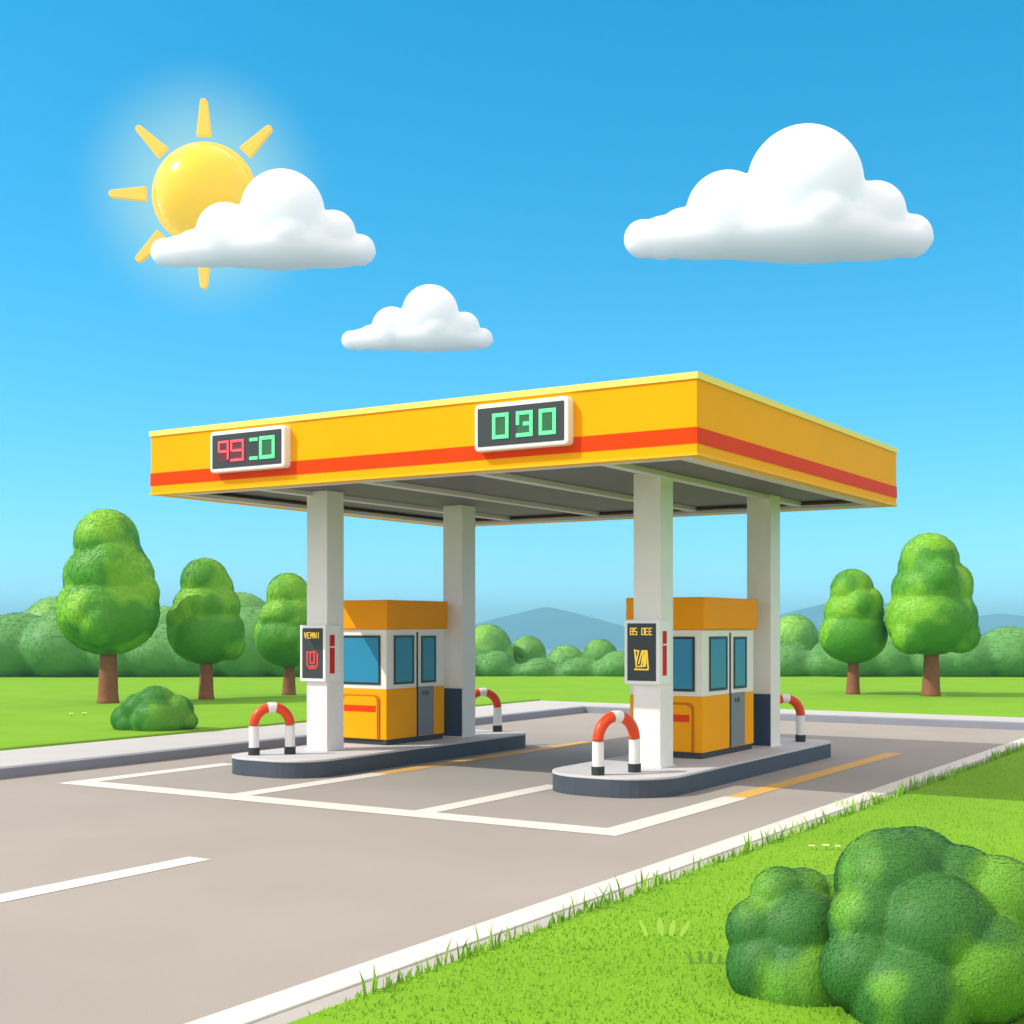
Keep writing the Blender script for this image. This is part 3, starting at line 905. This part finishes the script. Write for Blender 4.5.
# rim: a ring round the ball
rings = 96
for i in range(rings):
    pass
pth = [(48.8 * ks * math.cos(2 * math.pi * i / rings), 48.8 * ks * math.sin(2 * math.pi * i / rings)) for i in range(rings)]
vv = []
for (x, z) in pth:
    ring_ = []
    for j in range(10):
        a = 2 * math.pi * j / 10
        f = 1 + 3.4 * ks * math.cos(a) / (48.8 * ks)
        ring_.append(bm.verts.new((x * f, 3.4 * ks * math.sin(a), z * f)))
    vv.append(ring_)
for i in range(rings):
    for j in range(10):
        bm.faces.new((vv[i][j], vv[(i + 1) % rings][j], vv[(i + 1) % rings][(j + 1) % 10], vv[i][(j + 1) % 10]))
bmesh.ops.recalc_face_normals(bm, faces=bm.faces[:])
link('rim', bm, M['sun_rim'], so, smooth=True)
for kk in range(8):
    a = R(45 * kk)
    bm = bmesh.new()
    r0, r1, w0, w1 = 58 * ks, 95 * ks, 7.2 * ks, 3.6 * ks
    pts2 = [(r0, -w0), (r1 - w1, -w1)]
    for j in range(1, 8):
        t = R(-90 + 180 * j / 8)
        pts2.append((r1 - w1 + w1 * math.cos(t), w1 * math.sin(t)))
    pts2 += [(r1 - w1, w1), (r0, w0)]
    bm = prism(pts2, -3 * ks, 3 * ks, 0.8 * ks)
    for v in bm.verts:
        x, y, z = v.co
        v.co = Vector((x * math.cos(a) - y * math.sin(a), -z, x * math.sin(a) + y * math.cos(a)))
    bmesh.ops.recalc_face_normals(bm, faces=bm.faces[:])
    link('ray', bm, M['ray'], so)

# ------------------------------------------------------------------ air
bm = bmesh.new()
vs = [cam_xy(x, y, z) for z in (-26.2, 50.0) for x, y in ((-6100, -260), (6100, -260), (6100, 6300), (-6100, 6300))]
v = [bm.verts.new(p) for p in vs]
for f in ((3, 2, 1, 0), (4, 5, 6, 7), (0, 1, 5, 4), (1, 2, 6, 5), (2, 3, 7, 6), (3, 0, 4, 7)):
    bm.faces.new([v[i] for i in f])
bmesh.ops.recalc_face_normals(bm, faces=bm.faces[:])
mh = bpy.data.materials.new('haze_air')
mh.use_nodes = True
nt = mh.node_tree
nt.nodes.remove(nt.nodes['Principled BSDF'])
pv = nt.nodes.new('ShaderNodeVolumePrincipled')
pv.inputs['Color'].default_value = (0.36, 0.81, 1.0, 1)
pv.inputs['Density'].default_value = 0.00072
pv.inputs['Anisotropy'].default_value = 0.0
nt.links.new(pv.outputs['Volume'], nt.nodes['Material Output'].inputs['Volume'])
hz = struct('haze', bm, mh, 'stuff')
tag(hz, 'thin pale blue haze in the air over the whole place', 'haze')

# ------------------------------------------------------------------ light
TRAVEL = Vector((0.75, -0.75, -1.0)).normalized()
SUN = -TRAVEL
el = math.asin(SUN.z)
rot = math.atan2(SUN.x, SUN.y)
sl = bpy.data.lights.new('sunlight', 'SUN')
sl.energy = 2.5
sl.angle = R(0.5)
sl.color = (1.0, 0.94, 0.84)
slo = bpy.data.objects.new('sunlight', sl)
slo.rotation_euler = TRAVEL.to_track_quat('-Z', 'Y').to_euler()
slo.location = (0, 0, 60)
COL.objects.link(slo)

w = bpy.data.worlds.new('World')
scene.world = w
w.use_nodes = True
nt = w.node_tree
bg = nt.nodes['Background']
bg.inputs['Strength'].default_value = 0.15
sky = nt.nodes.new('ShaderNodeTexSky')
sky.sky_type = 'NISHITA'
sky.sun_disc = False
sky.sun_elevation = el
sky.sun_rotation = rot
sky.air_density = 1.0
sky.dust_density = 0.3
sky.ozone_density = 3.0
tc = nt.nodes.new('ShaderNodeTexCoord')
mp = nt.nodes.new('ShaderNodeMapping')
mp.vector_type = 'POINT'
mp.inputs['Scale'].default_value = (1, 1, 1.2)
mp.inputs['Location'].default_value = (0, 0, 0.09)
nt.links.new(tc.outputs['Generated'], mp.inputs['Vector'])
nm = nt.nodes.new('ShaderNodeVectorMath'); nm.operation = 'NORMALIZE'
nt.links.new(mp.outputs['Vector'], nm.inputs[0])
nt.links.new(nm.outputs['Vector'], sky.inputs['Vector'])
hs = nt.nodes.new('ShaderNodeHueSaturation')
hs.inputs['Saturation'].default_value = 1.42
hs.inputs['Hue'].default_value = 0.475
nt.links.new(sky.outputs['Color'], hs.inputs['Color'])
# warm fill light added to the sky, unseen overhead and behind the camera
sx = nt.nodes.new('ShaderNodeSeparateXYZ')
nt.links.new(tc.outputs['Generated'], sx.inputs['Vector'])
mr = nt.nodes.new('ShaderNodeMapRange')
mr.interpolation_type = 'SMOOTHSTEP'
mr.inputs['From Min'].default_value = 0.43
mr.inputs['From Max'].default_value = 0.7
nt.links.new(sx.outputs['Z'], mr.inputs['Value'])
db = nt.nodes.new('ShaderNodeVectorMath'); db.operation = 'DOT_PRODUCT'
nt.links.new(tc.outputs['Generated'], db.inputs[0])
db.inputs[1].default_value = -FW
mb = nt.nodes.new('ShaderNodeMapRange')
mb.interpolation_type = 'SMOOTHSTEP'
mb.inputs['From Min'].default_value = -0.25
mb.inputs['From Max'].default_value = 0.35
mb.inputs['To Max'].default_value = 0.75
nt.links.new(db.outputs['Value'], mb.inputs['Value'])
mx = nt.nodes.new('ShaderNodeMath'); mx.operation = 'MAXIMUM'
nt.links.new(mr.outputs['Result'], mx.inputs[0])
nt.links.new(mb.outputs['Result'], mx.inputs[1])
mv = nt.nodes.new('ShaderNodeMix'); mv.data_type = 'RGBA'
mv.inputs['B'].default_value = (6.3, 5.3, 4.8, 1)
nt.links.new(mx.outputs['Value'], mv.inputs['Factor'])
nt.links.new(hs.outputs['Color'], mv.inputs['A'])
# soft bloom of the air round the sun
sd = (at(204, 194, 640.0) - Vector((0, 0, EYE))).normalized()
dp = nt.nodes.new('ShaderNodeVectorMath'); dp.operation = 'DOT_PRODUCT'
nt.links.new(tc.outputs['Generated'], dp.inputs[0])
dp.inputs[1].default_value = sd
ac = nt.nodes.new('ShaderNodeMath'); ac.operation = 'ARCCOSINE'; ac.use_clamp = False
nt.links.new(dp.outputs['Value'], ac.inputs[0])
ma = nt.nodes.new('ShaderNodeMapRange')
ma.interpolation_type = 'SMOOTHSTEP'
ma.inputs['From Min'].default_value = R(5.4)
ma.inputs['From Max'].default_value = R(1.0)
ma.inputs['To Max'].default_value = 0.42
nt.links.new(ac.outputs['Value'], ma.inputs['Value'])
mg = nt.nodes.new('ShaderNodeMix'); mg.data_type = 'RGBA'
mg.inputs['B'].default_value = (3.3, 4.6, 3.0, 1)
nt.links.new(ma.outputs['Result'], mg.inputs['Factor'])
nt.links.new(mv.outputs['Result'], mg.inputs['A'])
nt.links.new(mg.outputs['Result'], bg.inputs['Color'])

# ------------------------------------------------------------------ camera and view
cam = bpy.data.cameras.new('camera')
cam.sensor_width = 36
cam.lens = 36 * FPX / 1024
cam.shift_y = (HORIZON - 512) / 1024
cam.clip_start = 0.1
cam.clip_end = 12000
co = bpy.data.objects.new('camera', cam)
co.location = (0, 0, EYE)
co.rotation_euler = (math.pi / 2, 0, ANG - math.pi / 2)
COL.objects.link(co)
scene.camera = co
scene.view_settings.view_transform = 'Standard'
scene.view_settings.look = 'None'
scene.view_settings.exposure = 0.72
scene.view_settings.gamma = 1.0
